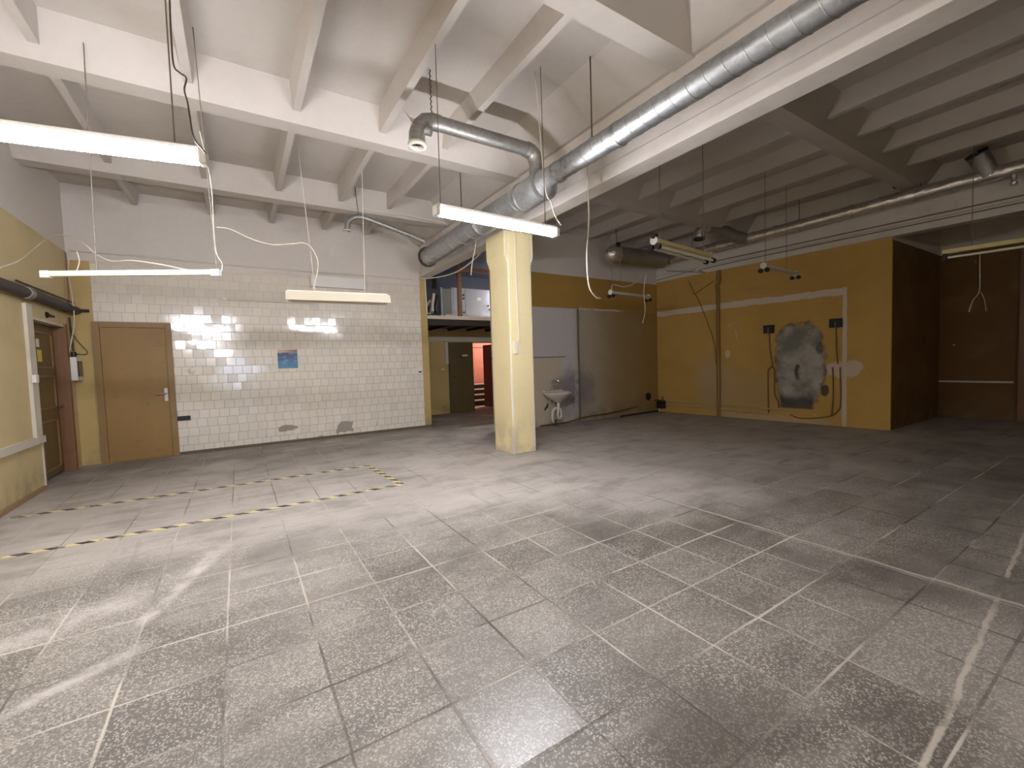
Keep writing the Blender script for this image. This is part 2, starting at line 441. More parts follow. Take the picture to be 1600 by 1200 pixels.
M_PL=plaster(); M_CEIL=plaster('ceiling whitewash',(194,186,177),(160,147,132))
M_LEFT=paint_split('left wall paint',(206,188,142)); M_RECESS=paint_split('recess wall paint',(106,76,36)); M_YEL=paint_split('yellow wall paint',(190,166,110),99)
M_FLOOR=floor_mat(); M_TILE=tile_mat(); M_SINKW=sinkwall_mat(); M_PATCH=patchwall_mat(); M_COL=column_mat()
M_DOOR=wood_mat('brown door paint',(142,108,54),(156,121,64),.3); M_DFRAME=wood_mat('door frame paint',(152,120,72),(134,103,60),.3)
M_OLIVE=wood_mat('olive door paint',(96,82,48),(84,70,40),.4); M_RED=wood_mat('stained timber',(140,98,62),(112,76,48),.6); M_WOOD=wood_mat('raw timber',(150,116,84),(120,90,64),.8)
M_OLDOOR=wood_mat('panelled door paint',(116,96,58),(100,80,46),.4)
M_GALV=galv_mat(); M_GALVD=galv_mat('dull galvanised sheet',(158,156,150),.45); M_FOIL=foil_mat(); M_TAPE=tape_mat()
M_WIRE=simple('white cable sheath',(214,204,186),.5); M_GWIRE=simple('grey wire',(120,110,98),.5); M_BWIRE=simple('dark wire',(70,60,50),.6); M_BLACK=simple('black plastic',(24,22,22),.5)
M_WPLAST=simple('white plastic',(226,222,214),.4,var=.04); M_CREAM=simple('cream enamel',(214,204,182),.4,var=.05); M_YCREAM=simple('yellowed enamel',(206,192,134),.45,var=.08)
M_WTRIM=simple('white painted timber',(206,198,182),.55,var=.1); M_DARK=simple('dark metal',(56,52,48),.5,.4); M_PIPE=simple('brown painted pipe',(120,88,44),.5); M_PIPEY=simple('yellow painted pipe',(140,106,54),.55); M_PIPEL=simple('pale dusty pipe',(190,164,124),.6)
M_INSUL=simple('dark pipe lagging',(76,66,62),.7,var=.25,bump=.4); M_CHROME=simple('worn chrome',(190,186,180),.25,.9); M_PORC=simple('porcelain',(214,206,192),.2,var=.06)
M_GLASSY=simple('smoked window',(40,38,40),.15); M_TUBE=emit('lit tube',(245,246,255),40); M_TUBEOFF=simple('unlit tube glass',(222,216,198),.25)
M_STEEL=simple('light grey sheet steel',(176,180,188),.4,.25); M_DSTEEL=simple('dark grey sheet steel',(74,76,80),.5,.2); M_SALMON=simple('salmon wall paint',(206,142,122),.7); M_MAROON=simple('maroon door paint',(88,52,42),.5)
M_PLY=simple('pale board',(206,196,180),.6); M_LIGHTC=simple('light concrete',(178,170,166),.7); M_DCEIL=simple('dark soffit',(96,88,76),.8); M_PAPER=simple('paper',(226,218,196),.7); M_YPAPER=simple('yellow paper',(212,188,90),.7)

# ------------------------------------------------------------------ setting
XL, YB, YS, ZS = -2.17, 9.42, 7.60, 4.42
fl=MB().box((-2.6,-8.2,-.15),(12.9,11.9,0)); struct('floor',fl,M_FLOOR,'worn grey terrazzo tile floor with pale joints')
# ceiling slab with ribs
c=MB().box((-2.4,-8.2,ZS),(12.9,11.9,ZS+.2))
crossY=[-5.85,-3.05,-.25,2.55,5.40,7.84]
def yrib(x,y0,y1,zb=4.2,wt=.15,wb=.075):
    n=16
    hs=[]
    for i in range(n+1):
        t=i/n; y=y0+(y1-y0)*t; e=min(t,1-t)*(y1-y0)
        hs.append((y,zb))
    vs=[]
    for y,z in hs: vs+=[(x-wt/2,y,ZS+.01),(x-wb/2,y,z),(x+wb/2,y,z),(x+wt/2,y,ZS+.01)]
    fs=[]
    for i in range(n):
        a=4*i
        for j in range(3): fs.append((a+j,a+j+1,a+j+5,a+j+4))
    fs+=[(0,1,2,3),(4*n+3,4*n+2,4*n+1,4*n)]
    c.add(vs,fs)
def xrib(y,x0,x1,zb=4.1):
    c.prism([(-.34,ZS+.01),(-.16,zb+.07),(-.11,zb),(.11,zb),(.16,zb+.07),(.34,ZS+.01)],(x0,y,0),(0,1,0),(0,0,1),(x1-x0,0,0))
ys=[-8.1]+crossY+[9.40]
for y in crossY:
    xrib(y,XL-.02,3.66); xrib(y,3.76,12.6)
for a,b in zip(ys[:-1],ys[1:]):
    for x in (-1.29,-.26,.68,1.60,2.40): yrib(x,a+.05,b-.05)
    for x in (4.45,5.25,6.08,6.93,7.80,8.70): yrib(x,a+.05,b-.05)
# sloped haunches beside the girder
for sx in (-1,1):
    c.prism([(0,4.112),(sx*.06,4.112),(sx*.50,ZS+.01),(0,ZS+.01)],(3.70+sx*.09,-8.1,0),(1,0,0),(0,0,1),(0,17.5,0))
struct('ceiling',c,M_CEIL,'whitewashed ribbed concrete ceiling panels')
# girders
def girder(name,org,e,nrm,L,label):
    # outline: u across (0 = room face), v height
    prof=[(0,3.42),(.24,3.42),(.24,3.575),(.215,3.59),(.215,4.13),(.025,4.13),(.025,3.59),(0,3.575)]
    m=MB().prism(prof,org,nrm,(0,0,1),e*L); return struct(name,m,M_PL,label,bevel=.006)
girder('beam',Vector((3.575,-8.1,0)),Vector((0,1,0)),Vector((1,0,0)),17.53,'white concrete girder resting on the yellow column')
girder('beam',RW(0,.03,0)-WE*.1,WE,-WN,15.4,'white concrete girder over the yellow wall with the cement patch')
ct=MB().obox(RW(7.6,-.09,4.30),WE*7.6,WN*.10,(0,0,.2)); struct('beam',ct,M_PL,'white upstand above the girder over the yellow wall')
# left wall with door opening Y 7.86-8.98
W=MB(); t=.34
W.box((XL-t,-8.1,0),(XL,7.86,ZS)); W.box((XL-t,7.86,2.20),(XL,9.06,ZS)); W.box((XL-t,9.06,0),(XL,9.7,ZS)); W.box((XL-t,7.86,0),(XL-.16,9.06,2.2))
struct('wall_left',W,M_LEFT,'yellow wall with white upper part and a recessed door')
struct('wall_back',MB().box((XL,YB,0),(3.72,YB+.25,ZS)),M_PL,'tiled end wall with white plaster above')
wb=bpy.data.objects['wall_back']
struct('tile_cladding',MB().box((-1.90,YB-.014,0),(3.57,YB,3.24)),M_TILE,None,wb)
struct('painted_strip',MB().box((XL,YB-.010,0),(-1.90,YB,3.26)).box((3.57,YB-.016,0),(3.73,YB+.26,3.40)),M_YEL,None,wb)
struct('plaster_band',MB().box((XL,YB-.022,3.24),(3.57,YB,3.37)),M_PL,None,wb,.004)
struct('trim_1',MB().tube([(XL+.05,YB-.02,3.385),(-1.2,YB-.025,3.38),(-.2,YB-.025,3.35),(.9,YB-.03,3.345),(3.4,YB-.02,3.36)],.012),M_WTRIM,'thin painted pipe along the top of the tiled wall')
struct('baseboard_back',MB().box((-.93,YB-.03,0),(3.73,YB-.014,.05)),simple('dark skirting',(104,88,70),.6),'low dark skirting under the tiled wall')
# sink wall, corridor beyond
struct('wall_sink',MB().box((4.45,YS,0),(9.75,YS+.16,ZS)),M_SINKW,'grey and yellow painted wall behind the sink')
struct('wall_right',MB().obox(RW(2.36,-.15,1.71),WE*2.44,WN*.15,(0,0,1.71)),M_PATCH,'yellow wall with a grey cement patch')
E0=RW(4.80,0,0)
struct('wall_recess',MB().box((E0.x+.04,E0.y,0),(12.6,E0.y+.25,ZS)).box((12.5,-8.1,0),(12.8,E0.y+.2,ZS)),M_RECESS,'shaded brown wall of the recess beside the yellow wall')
struct('trim_2',MB().box((12.46,E0.y-.01,.73),(12.5,1.78,.765)),M_WTRIM,'thin pale dado line on the recess wall')
struct('trim_3',MB().box((12.42,1.60,0),(12.5,1.72,3.3)),M_RED,'dark red-brown upright at the edge of the recess wall')
struct('trim_4',MB().box((12.44,-3,0),(12.5,1.60,3.3)),simple('brown boards',(120,92,62),.6),'brown boarding beyond the red-brown upright')
# rear of the hall
Wr=MB(); Wr.box((XL-.2,-8.3,0),(-.95,-8.1,ZS)).box((.75,-8.3,0),(12.8,-8.1,ZS)).box((-.95,-8.3,0),(.75,-8.1,.75)).box((-.95,-8.3,2.35),(.75,-8.1,ZS))
struct('wall_rear',Wr,M_LEFT,'wall behind the hall with a window')
wf=struct('window_1',MB().box((-.95,-8.24,.75),(-.88,-8.16,2.35)).box((.68,-8.24,.75),(.75,-8.16,2.35)).box((-.95,-8.24,.75),(.75,-8.16,.82)).box((-.95,-8.24,2.28),(.75,-8.16,2.35)).box((-.13,-8.24,.75),(-.07,-8.16,2.35)),M_WTRIM,'white window in the rear wall')
gg=G('window glass'); gg.setc((240,244,248)).set('Transmission Weight',1.0).set('Roughness',0.0).set('IOR',1.02)
struct('pane',MB().box((-.9,-8.205,.8),(.7,-8.197,2.3)),gg.m,None,wf)
# corridor walls
cw=MB(); YC=11.60
cw.box((3.0,YC,0),(5.98,YC+.2,ZS)).box((6.95,YC,0),(9.75,YC+.2,ZS)).box((5.98,YC,2.06),(6.95,YC+.2,ZS))
struct('wall_corridor',cw,M_YEL,'yellow corridor wall beyond the column')
struct('wall_corridor_side',MB().box((3.47,YB+.26,0),(3.72,YC,ZS)),M_YEL)
struct('wall_corridor_end',MB().box((9.75,7.6,0),(9.95,YC,ZS)),M_YEL)
# salmon room
sr=MB().box((4.6,14.6,0),(9.6,14.8,3)).box((4.4,11.8,0),(4.6,14.8,3)).box((9.6,11.8,0),(9.8,14.8,3)).box((4.4,11.8,2.9),(9.8,14.8,3.1)).box((4.6,14.55,2.05),(9.6,14.6,2.3))
struct('wall_stair_room',sr,M_SALMON,'salmon walls of the lit stair room through the doorway')
struct('floor_stair_room',MB().box((4.4,11.8,-.1),(9.8,14.8,.0)),M_LIGHTC)
# column
colm=MB()
prof=[(0,0),(.427,0),(.427,2.93),(.475,3.06),(.475,3.42),(-.055,3.42),(-.055,3.06),(0,2.93)]
colm.prism(prof,(3.518,5.55,0),(1,0,0),(0,0,1),(0,.56,0))
struct('column',colm,M_COL,'yellow square column with chipped white edges',bevel=.012)
# mezzanine
mz=MB().box((3.73,9.45,2.50),(9.74,YC-.01,2.58)); struct('mezzanine_floor',mz,M_PLY,'loft platform above the corridor')
mzo=bpy.data.objects['mezzanine_floor']
struct('edge_beam',MB().box((3.74,9.46,2.36),(9.73,9.56,2.50)),M_DARK,None,mzo)
for i in range(8):
    x=3.95+i*.62; struct('joist',MB().box((x,9.57,2.40),(x+.07,YC-.02,2.499)),M_DARK,None,mzo)
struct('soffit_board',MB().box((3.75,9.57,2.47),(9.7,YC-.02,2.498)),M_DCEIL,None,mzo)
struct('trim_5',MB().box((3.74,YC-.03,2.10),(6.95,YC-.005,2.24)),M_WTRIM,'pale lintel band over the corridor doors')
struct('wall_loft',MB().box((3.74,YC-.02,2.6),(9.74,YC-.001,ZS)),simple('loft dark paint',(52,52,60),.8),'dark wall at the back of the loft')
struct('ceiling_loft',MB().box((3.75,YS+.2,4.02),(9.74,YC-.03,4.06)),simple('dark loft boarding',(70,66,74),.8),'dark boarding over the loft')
# door in the tiled wall
D=MB(); x0,x1,zt=-1.925,-.93,2.285
D.box((x0,YB-.055,0),(x0+.085,YB-.01,zt)).box((x1-.085,YB-.055,0),(x1,YB-.01,zt)).box((x0+.085,YB-.055,zt-.085),(x1-.085,YB-.01,zt))
d1=struct('door_1',D,M_DFRAME,'flat brown door in the tiled wall',bevel=.004)
struct('door_leaf',MB().box((x0+.088,YB-.030,.012),(x1-.088,YB-.012,zt-.09)),M_DOOR,None,d1)
struct('threshold',MB().box((x0+.02,YB-.06,0),(x1-.02,YB-.012,.012)),M_DFRAME,None,d1)
hx=-1.055
struct('handle_plate',MB().box((hx-.025,YB-.040,.955),(hx+.02,YB-.028,1.175)),M_WPLAST,'white handle plate',d1,.003)
struct('handle_lever',MB().tube(curve([(hx,YB-.035,1.085),(hx,YB-.085,1.085),(hx-.03,YB-.095,1.085),(hx-.14,YB-.092,1.078)],4),.011,8),M_CHROME,'chrome lever handle',d1)
# door in the yellow wall
D=MB(); y0,y1=7.86,9.06; DX=XL-.105
D.box((XL-.155,y0,0),(XL+.012,y0+.03,2.2)).box((XL-.155,y0+.03,2.165),(XL+.012,y1-.03,2.2))
d2=struct('door_2',D,M_WTRIM,'recessed panelled brown door in the yellow wall')
struct('jamb_lining',MB().box((DX-.02,y1-.035,0),(XL+.03,y1-.001,2.19)).box((XL,y1,0),(XL+.03,y1+.05,2.22)),M_RED,'red-brown jamb boards',d2)
lf=struct('door_leaf',MB().box((DX-.045,y0+.03,.03),(DX,y1-.036,2.16)),M_OLDOOR,None,d2)
for a,b in ((.12,.82),(.98,1.45),(1.55,2.05)):
    m=MB()
    for (p,q) in (((y0+.16,a),(y1-.16,a+.022)),((y0+.16,b-.022),(y1-.16,b)),((y0+.16,a),(y0+.18,b)),((y1-.18,a),(y1-.16,b))): m.box((DX-.001,p[0],p[1]),(DX+.014,q[0],q[1]))
    struct('panel_moulding',m,M_DFRAME,None,d2)
struct('door_knob',MB().tube([(DX,y1-.10,1.0),(DX+.05,y1-.10,1.0)],.018).tube([(DX+.05,y1-.08,1.0),(DX+.05,y1-.20,1.0)],.011),M_CHROME,'chrome handle',d2)
# trims on the yellow wall
struct('trim_6',MB().box((XL,7.62,.62),(XL+.035,7.80,2.34)),M_WTRIM,'white upright board beside the recessed door')
struct('trim_7',MB().box((XL,-8,.60),(XL+.05,7.84,.685)),M_WTRIM,'white rail along the yellow wall')
struct('baseboard_left',MB().box((XL,-8,0),(XL+.04,7.80,.045)),simple('worn skirting',(150,124,92),.6),'low worn skirting on the yellow wall')
struct('trim_8',MB().box((XL,9.30,2.5),(XL+.02,9.40,3.35)),simple('bare render',(168,142,112),.8),'bare brown render strip in the wall corner')
# corridor doors
d3=struct('door_3',MB().box((5.19,YC-.05,0),(5.98,YC-.005,2.07)),M_OLIVE,'olive door in the corridor wall')
struct('door_sign',MB().box((5.62,YC-.058,1.66),(5.80,YC-.05,1.71)),M_PAPER,'small pale sign',d3)
struct('door_handle',MB().tube([(5.30,YC-.05,1.05),(5.30,YC-.10,1.05),(5.40,YC-.10,1.05)],.012),M_DARK,None,d3)
struct('trim_9',MB().box((5.09,YC-.03,1.45),(5.19,YC-.005,2.08)),M_WTRIM,'pale frame edge beside the olive door')
Hd=Vector((6.93,YC+.02,0)); Ld=Vector((6.86,12.5,0)); ed=(Ld-Hd)
struct('door_4',MB().obox(Hd+ed*.5+Vector((0,0,1.02)),ed*.5,Vector((.02,0,0)),(0,0,1.01)),M_MAROON,'maroon door standing open into the stair room')

# stairs in the salmon room
st=thing('staircase','short flight of dark steps with pale nosings in the salmon room','stairs',Vector((7.4,13.3,0)))
for i in range(4):
    y=12.95+i*.28; z=.16+i*.17
    part('riser',MB().box((5.6,y,z-.16),(9.5,y+.28,z)),M_BLACK,st)
    part('nosing',MB().box((5.6,y-.02,z),(9.5,y+.28,z+.03)),M_PLY,st)

# ------------------------------------------------------------------ floor tape
def tape(a,b,label):
    a,b=Vector((*a,.0005)),Vector((*b,.0005)); e=(b-a); n=Vector((-e.y,e.x,0)).normalized()*.032
    m=MB().obox((a+b)/2+Vector((0,0,.001)),e/2,n,(0,0,.0008)); solo('hazard_tape',m,M_TAPE,label,'floor tape','hazard tape marking on the floor')
tape((-2.1,5.02),(1.62,5.05),'long bright hazard tape strip crossing the open middle of the floor')
tape((1.59,5.09),(1.51,6.30),'short yellow and black hazard tape joining the two long strips')
tape((1.54,6.33),(-2.05,6.41),'long faded hazard tape strip nearer the tiled wall')

# ------------------------------------------------------------------ ducts
def zat(x): return ZS
t=thing('hanging_spiral_duct','long galvanised spiral duct hanging beside the white girder','duct',Vector((3.1,4.2,3.3)))
XD,ZD,R=3.10,3.515,.104
part('narrow_pipe',MB().tube([(XD,-3.5,ZD),(XD,3.92,ZD)],R,32).helix((XD,-3.5,ZD),(XD,3.92,ZD),R,.15,.0035),M_GALV,t)
R2=.165; zd2=3.47
part('wide_pipe',MB().tube([(XD+.02,4.45,zd2),(XD+.04,7.75,zd2)],R2,32).helix((XD+.02,4.45,zd2),(XD+.04,7.75,zd2),R2,.32,.003),M_GALV,t)
part('reducer',MB().tube([(XD,3.82,ZD),(XD+.005,3.95,ZD),(XD+.015,4.05,zd2+.02),(XD+.02,4.5,zd2)],R,32,True,[R+.004,R+.004,R2+.004,R2+.004]),M_GALV,t)
for y,rr,zz in ((2.9,R,ZD),(.6,R,ZD),(3.80,R,ZD),(4.06,R2,zd2),(4.50,R2,zd2),(5.6,R2,zd2)):
    part('collar',MB().tube([(XD+.01,y-.02,zz),(XD+.01,y+.02,zz)],rr+.010,32),M_GALVD,t)
part('end_flange',MB().tube([(XD+.04,7.74,zd2),(XD+.04,7.80,zd2)],R2+.02,32),M_DARK,t,label='dark end flange')
part('patch_sticker',MB().obox((XD-.10,4.02,3.42),(.002,0,0),(0,.07,0),(0,0,.05)),M_PLY,t) if False else None
# branch with torn outlet
YBR,ZBR=4.20,3.90; rb=.075
bp=curve([(XD,YBR,zd2+.1),(XD,YBR,3.78),(XD-.05,YBR,ZBR-.03),(XD-.14,YBR,ZBR)],6)
part('branch_riser',MB().tube(bp,rb+.012,24),M_GALVD,t)
pb=MB().tube([(XD-.12,YBR,ZBR),(1.86,YBR,ZBR)],rb,28).helix((XD-.12,YBR,ZBR),(1.86,YBR,ZBR),rb,.11,.002)
part('branch_pipe',pb,M_GALVD,t)
el=[(1.88,YBR,ZBR),(1.80,YBR,ZBR),(1.72,YBR-.01,ZBR-.03),(1.655,YBR-.02,ZBR-.10),(1.625,YBR-.025,ZBR-.18),(1.62,YBR-.03,ZBR-.27)]
part('branch_elbow',MB().tube(el,rb+.006,24,False),M_GALVD,t)
orim=part('outlet_rim',MB().lathe((1.62,YBR-.03,ZBR-.30),[(rb+.004,.03),(rb+.016,.03),(rb+.016,-.01),(rb-.012,-.01),(rb-.012,.03)]),M_WTRIM,t,label='pale outlet rim')
part('outlet_inner',MB().tube([(1.62,YBR-.03,ZBR-.20),(1.62,YBR-.03,ZBR-.19)],rb-.005,20),M_DARK,orim)
fl_=MB().add([(1.60,YBR-.07,ZBR-.16),(1.49,YBR-.03,ZBR+.03),(1.56,YBR-.01,ZBR-.02),(1.64,YBR-.08,ZBR-.07),
 (1.60,YBR-.064,ZBR-.165),(1.492,YBR-.024,ZBR+.026),(1.562,YBR-.004,ZBR-.024),(1.642,YBR-.074,ZBR-.074)],[(0,1,2,3),(7,6,5,4),(0,4,5,1),(1,5,6,2),(2,6,7,3),(3,7,4,0)])
part('torn_flap',fl_,M_PLY,t,label='torn tape flap')
part('blank_cap',MB().tube([(1.70,YBR-.07,ZBR-.14),(1.75,YBR-.10,ZBR-.16)],.045,16),M_GALVD,t)
for (x,y,zb,zt) in ((XD,3.25,ZD+R,ZS),(XD,.2,ZD+R,ZS),(XD,6.2,zd2+R2,ZS)):
    part('hanger_rod',MB().tube([(x,y,zb-.01),(x,y,zt)],.007,6).box((x-.012,y-.03,zb-.02),(x+.012,y+.03,zb+.02)),M_BWIRE,t)
part('hanger_chain',MB().helix((1.80,YBR,ZBR+rb-.01),(1.80,YBR,ZS),.006,.05,.006,5,8),M_BWIRE,t)
# slim branch by the tiled wall
Yb2=7.5; zb2=3.70
t=thing('hanging_slim_duct','slim galvanised pipe with a bent end near the tiled wall','duct',Vector((2.4,Yb2,3.6)))
pts=[(XD-.13,Yb2,zd2+.20),(XD-.35,Yb2,zd2+.27),(1.93,Yb2,3.935)]
part('slim_pipe',MB().tube(pts,.042,20),M_GALVD,t)
part('bent_end',MB().tube(curve([(1.95,Yb2,3.932),(1.84,Yb2,3.935),(1.74,Yb2,3.90),(1.665,Yb2,3.83),(1.645,Yb2,3.74),(1.64,Yb2,3.69)],5),.045,20,False),M_GALVD,t)
part('end_rim',MB().lathe((1.64,Yb2,3.69),[(.047,0),(.062,0),(.062,-.015),(.04,-.015)]),M_PLY,t)
part('hanger_rod',MB().tube([(1.83,Yb2,3.97),(1.80,Yb2,ZS)],.006,6),M_BWIRE,t)
part('saddle_joint',MB().tube([(XD-.125,Yb2,zd2+.195),(XD-.17,Yb2,zd2+.215)],.052,18),M_GALVD,t)
# foil wrapped duct along the other girder
def F(s,z): return RW(s,.26,z)
t=thing('hanging_foil_duct','foil wrapped round duct hanging along the girder above the yellow wall','duct',F(2.5,3.75))
def irregular(a,b,r,n=28,amp=.05):
    pts=[];rs=[]
    for i in range(n+1):
        f=i/n; pts.append(a+(b-a)*f); rs.append(r*(1+amp*(random.random()-.5)))
    return pts,rs
p_,r_=irregular(F(.62,3.88),F(9.5,4.07),.105,90,.10)
fm=MB().tube(p_,.1,20,True,r_); part('main_run',fm,M_FOIL,t)
for k in range(17):
    s=.9+k*.42; a=F(s,3.88+.19*(s-.62)/8.9)
    part('foil_collar',MB().tube([a,a+WE*.05],.116,20),M_FOIL,t)
part('end_cap',MB().lathe(F(.55,3.88),[(.0,-.11),(.05,-.10),(.10,-.05),(.118,0),(.11,.03)],WE,20),M_FOIL,t)
a=F(2.43,3.92); bq=Vector((8.46,5.48,4.13))
part('side_branch',MB().tube(curve([a,a+Vector((-.30,.12,.07)),bq+Vector((.25,-.09,-.01)),bq],5),.125,20),M_GALVD,t)
part('branch_elbow',MB().tube(curve([bq+Vector((.06,-.02,0)),bq+Vector((-.08,.05,-.02)),bq+Vector((-.14,.09,-.10)),bq+Vector((-.15,.10,-.24))],5),.11,20,False),M_FOIL,t)
part('branch_mouth',MB().lathe(bq+Vector((-.15,.10,-.24)),[(.11,.02),(.115,.02),(.115,-.02),(.085,-.02),(.08,.08)]),M_DARK,t)
for s in (1.2,3.45,5.2,6.5):
    a=F(s,3.9); part('hanger_rod',MB().tube([a,Vector((a.x,a.y,ZS))],.006,6),M_BWIRE,t)
a=F(5.95,4.0); o=RW(5.84,.42,4.30)
part('riser_outlet',MB().tube([a,a*.5+o*.5+Vector((0,0,.03)),o],.12,20,False),M_GALVD,t)
part('riser_mouth',MB().tube([o,o+(o-a).normalized()*.02],.128,20),M_DARK,t,label='dark open mouth')
part('riser_blade',MB().obox(o+(o-a).normalized()*.03,(.10,0,.0),(.0,.012,0),(0,.02,.02)),M_STEEL,t)
a=RW(6.20,.27,3.92); part('drain_nozzle',MB().tube([a,a+Vector((0,0,-.12))],.03,12).tube([a+Vector((0,0,-.12)),a+Vector((0,0,-.16))],.042,12),M_FOIL,t)
a=F(5.0,4.17); part('dark_bracket',MB().obox(a+Vector((-.02,0,.0)),(.05,0,.0),(0,.13,0.02),(0,0,.03)),M_BLACK,t)
# bulky foil pipe at the end of the run
t=thing('hanging_foil_pipe','bulky foil capped pipe under the ceiling near the sink wall','duct',Vector((8.0,6.95,3.6)))
a=Vector((7.18,6.95,3.765)); b=Vector((8.98,7.05,3.85))
part('pipe_body',MB().tube([a,b],.185,28),M_GALVD,t)
part('foil_dome',MB().lathe(a,[(0,-.20),(.06,-.19),(.12,-.15),(.17,-.08),(.19,0),(.19,.10),(.185,.12)],(b-a),28),M_FOIL,t)
part('black_clip',MB().obox(a+Vector((.16,-.03,.21)),(.05,0,0),(0,.03,0),(0,0,.06)),M_BLACK,t)
part('hanger_rod',MB().tube([a+Vector((.16,0,.18)),a+Vector((.10,0,ZS-3.765))],.006,6),M_BWIRE,t)

# ------------------------------------------------------------------ hanging lights
def light(name,label,A,B,kind,wires,group='hanging fluorescent fittings'):
    """A,B: the two ends of the fitting; wires: list of (fraction along it, top point)"""
    A,B=Vector(A),Vector(B); e=(B-A).normalized(); L=(B-A).length
    sd=Vector((-e.y,e.x,0)).normalized(); up=sd.cross(e).normalized()
    if up.z<0: up=-up
    c=(A+B)/2; t=thing(name,label,'lamp',c-Vector((0,0,.06)),group)
    if kind=='lit':
        b=part('batten',MB().obox(c+up*.040,e*(L/2),sd*.034,up*.014),M_WPLAST,t,.004)
        part('lit_tube',MB().tube([A+e*.03-up*.012,B-e*.03-up*.012],.040,16),M_TUBE,t,label='glowing tube')
        for p in (A,B): part('end_cap',MB().obox(p-up*.005,e*.02,sd*.045,up*.042),M_WPLAST,b,.003)
    if kind=='slim':
        b=part('batten',MB().obox(c,e*(L/2),sd*.02,up*.024),M_CREAM,t,.006)
        for p,q in ((A,1),(B,-1)): part('end_cap',MB().obox(p+e*q*.03-up*.004,e*.035,sd*.022,up*.03),M_WPLAST,b,.003)
    if kind=='trough':
        pr=[(-.13,-.075),(-.055,.045),(.055,.045),(.13,-.075),(.122,-.075),(.05,.036),(-.05,.036),(-.122,-.075)]
        part('reflector',MB().prism(pr,A,sd,up,e*L),M_CREAM,t)
        part('spine',MB().obox(c+up*.055,e*(L/2-.02),sd*.035,up*.014),M_CREAM,t,.004)
        for p,q in ((A,1),(B,-1)): part('socket',MB().obox(p+e*q*.05-up*.05,e*.02,sd*.03,up*.03),M_WPLAST,t)
        part('dark_end',MB().obox(A+up*.0,e*.004,sd*.05,up*.03),M_BLACK,t)
    if kind in('twin','bare'):
        b=part('body',MB().obox(c+up*.025,e*(L/2),sd*.05,up*.024),M_YCREAM if kind=='twin' else M_CREAM,t,.005)
        offs=[(-.05,-.045),(.05,-.045)]
        for p,q in ((A,1),(B,-1)):
            for u,v in offs: part('socket',MB().tube([p+e*q*(-.012)+sd*u+up*v,p+e*q*.03+sd*u+up*v],.034,14),M_BLACK,b,label='black socket')
            part('end_plate',MB().tube([p+e*q*-.01+up*.03,p+e*q*.012+up*.03],.05,16),M_WPLAST,b)
        if kind=='twin':
            part('socket',MB().tube([A-e*.012+up*.085,A+e*.03+up*.085],.034,14),M_BLACK,b,label='black socket')
            for u,v in offs: part('unlit_tube',MB().tube([A+e*.03+sd*u+up*v,B-e*.03+sd*u+up*v],.018,12),M_TUBEOFF,t)
    if kind=='double':
        part('body',MB().obox(c+up*.05,e*(L/2),sd*.045,up*.03),M_YCREAM,t,.005)
        part('unlit_tube',MB().tube([A-up*.035+e*.06,B-up*.035],.018,12),M_TUBEOFF,t)
        part('socket',MB().obox(A+e*.03-up*.02,e*.025,sd*.03,up*.05),M_BLACK,t)
    for fr,top in wires:
        p=A+e*L*fr+up*.04; part('suspension_wire',MB().tube([p,Vector(top)],.0045,5),M_GWIRE if kind!='trough' else M_WIRE,t)
    return t
def above(p,z=ZS,dx=0,dy=0): return (p[0]+dx,p[1]+dy,z)
ZA=2.78
A=P(318,246,2,ZA); dirA=(P(318,246,2,ZA)-P(0,205,2,ZA)).normalized(); A0=A-dirA*1.45
light('hanging_tube_light','lit tube light over the taped floor near the yellow wall door',A0,A,'lit',[(.90,(A.x-.14,A.y,ZS)),(.12,(A0.x+.17,A0.y,ZS))])
B0,B1=P(682,328,2,ZA),P(868,363,2,ZA)
light('hanging_tube_light','lit tube light in front of the yellow column',B0,B1,'lit',[(.03,(B0.x+.05,B0.y,4.22)),(.9,(B1.x-.14,B1.y,ZS))])
C0,C1=P(66,428,2,2.32),P(343,425.5,2,2.32)
light('hanging_batten','slim unlit white batten hung level above the flat brown door',C0,C1,'slim',[(.30,(C0.x+.42,C0.y-.2,ZS)),(.985,(C1.x-.08,C1.y,ZS))])
D0,D1=P(446,461,2,2.42),P(608,467,2,2.42)
light('hanging_trough_light','unlit cream trough light hanging in front of the tiled wall',D0,D1,'trough',[(.27,(D0.x+.25,D0.y-.0,ZS)),(.75,(D1.x-.30,D1.y,ZS))])
E0_,E1_=P(1022,380,2,2.78),P(1109,403,2,2.78)
light('hanging_twin_light','yellowed twin tube light beyond the girder, with black sockets',E0_,E1_,'twin',[(.10,above(E0_,ZS,.12)),(.88,above(E1_,ZS,-.14))])
F0,F1=P(1193,418,2,2.84),P(1243,430,2,2.84)
light('hanging_empty_batten','tubeless batten with black sockets in front of the yellow wall',F0,F1,'bare',[(.05,above(F0,ZS,.05)),(.7,above(F1,ZS,-.35))])
G0,G1=P(954,459,2,2.70),P(1013,466,2,2.70)
light('hanging_empty_batten','tubeless batten with black sockets in front of the sink wall',G0,G1,'bare',[(.05,above(G0,3.72,.03)),(.25,above(G0,3.72,.3))])
H0=P(1472,400,2,2.8); H1=P(1600,381,2,2.8); H1=H0+(H1-H0).normalized()*1.5
light('hanging_double_light','unlit batten with one tube hanging in front of the dark recess',H0,H1,'double',[(.2,above(H0+(H1-H0)*.2)),(.8,above(H0+(H1-H0)*.8))])
# lit tubes further back in the hall
for x0,yy,lab in ((-1.9,-2.3,'lit tube light behind the viewpoint, on the side of the recessed door'),(-1.9,-6.2,'lit tube light by the rear window')):
    light('hanging_tube_light',lab,(x0,yy,ZA),(x0+1.45,yy,ZA),'lit',[(.1,(x0+.15,yy,ZS)),(.9,(x0+1.3,yy,ZS))])
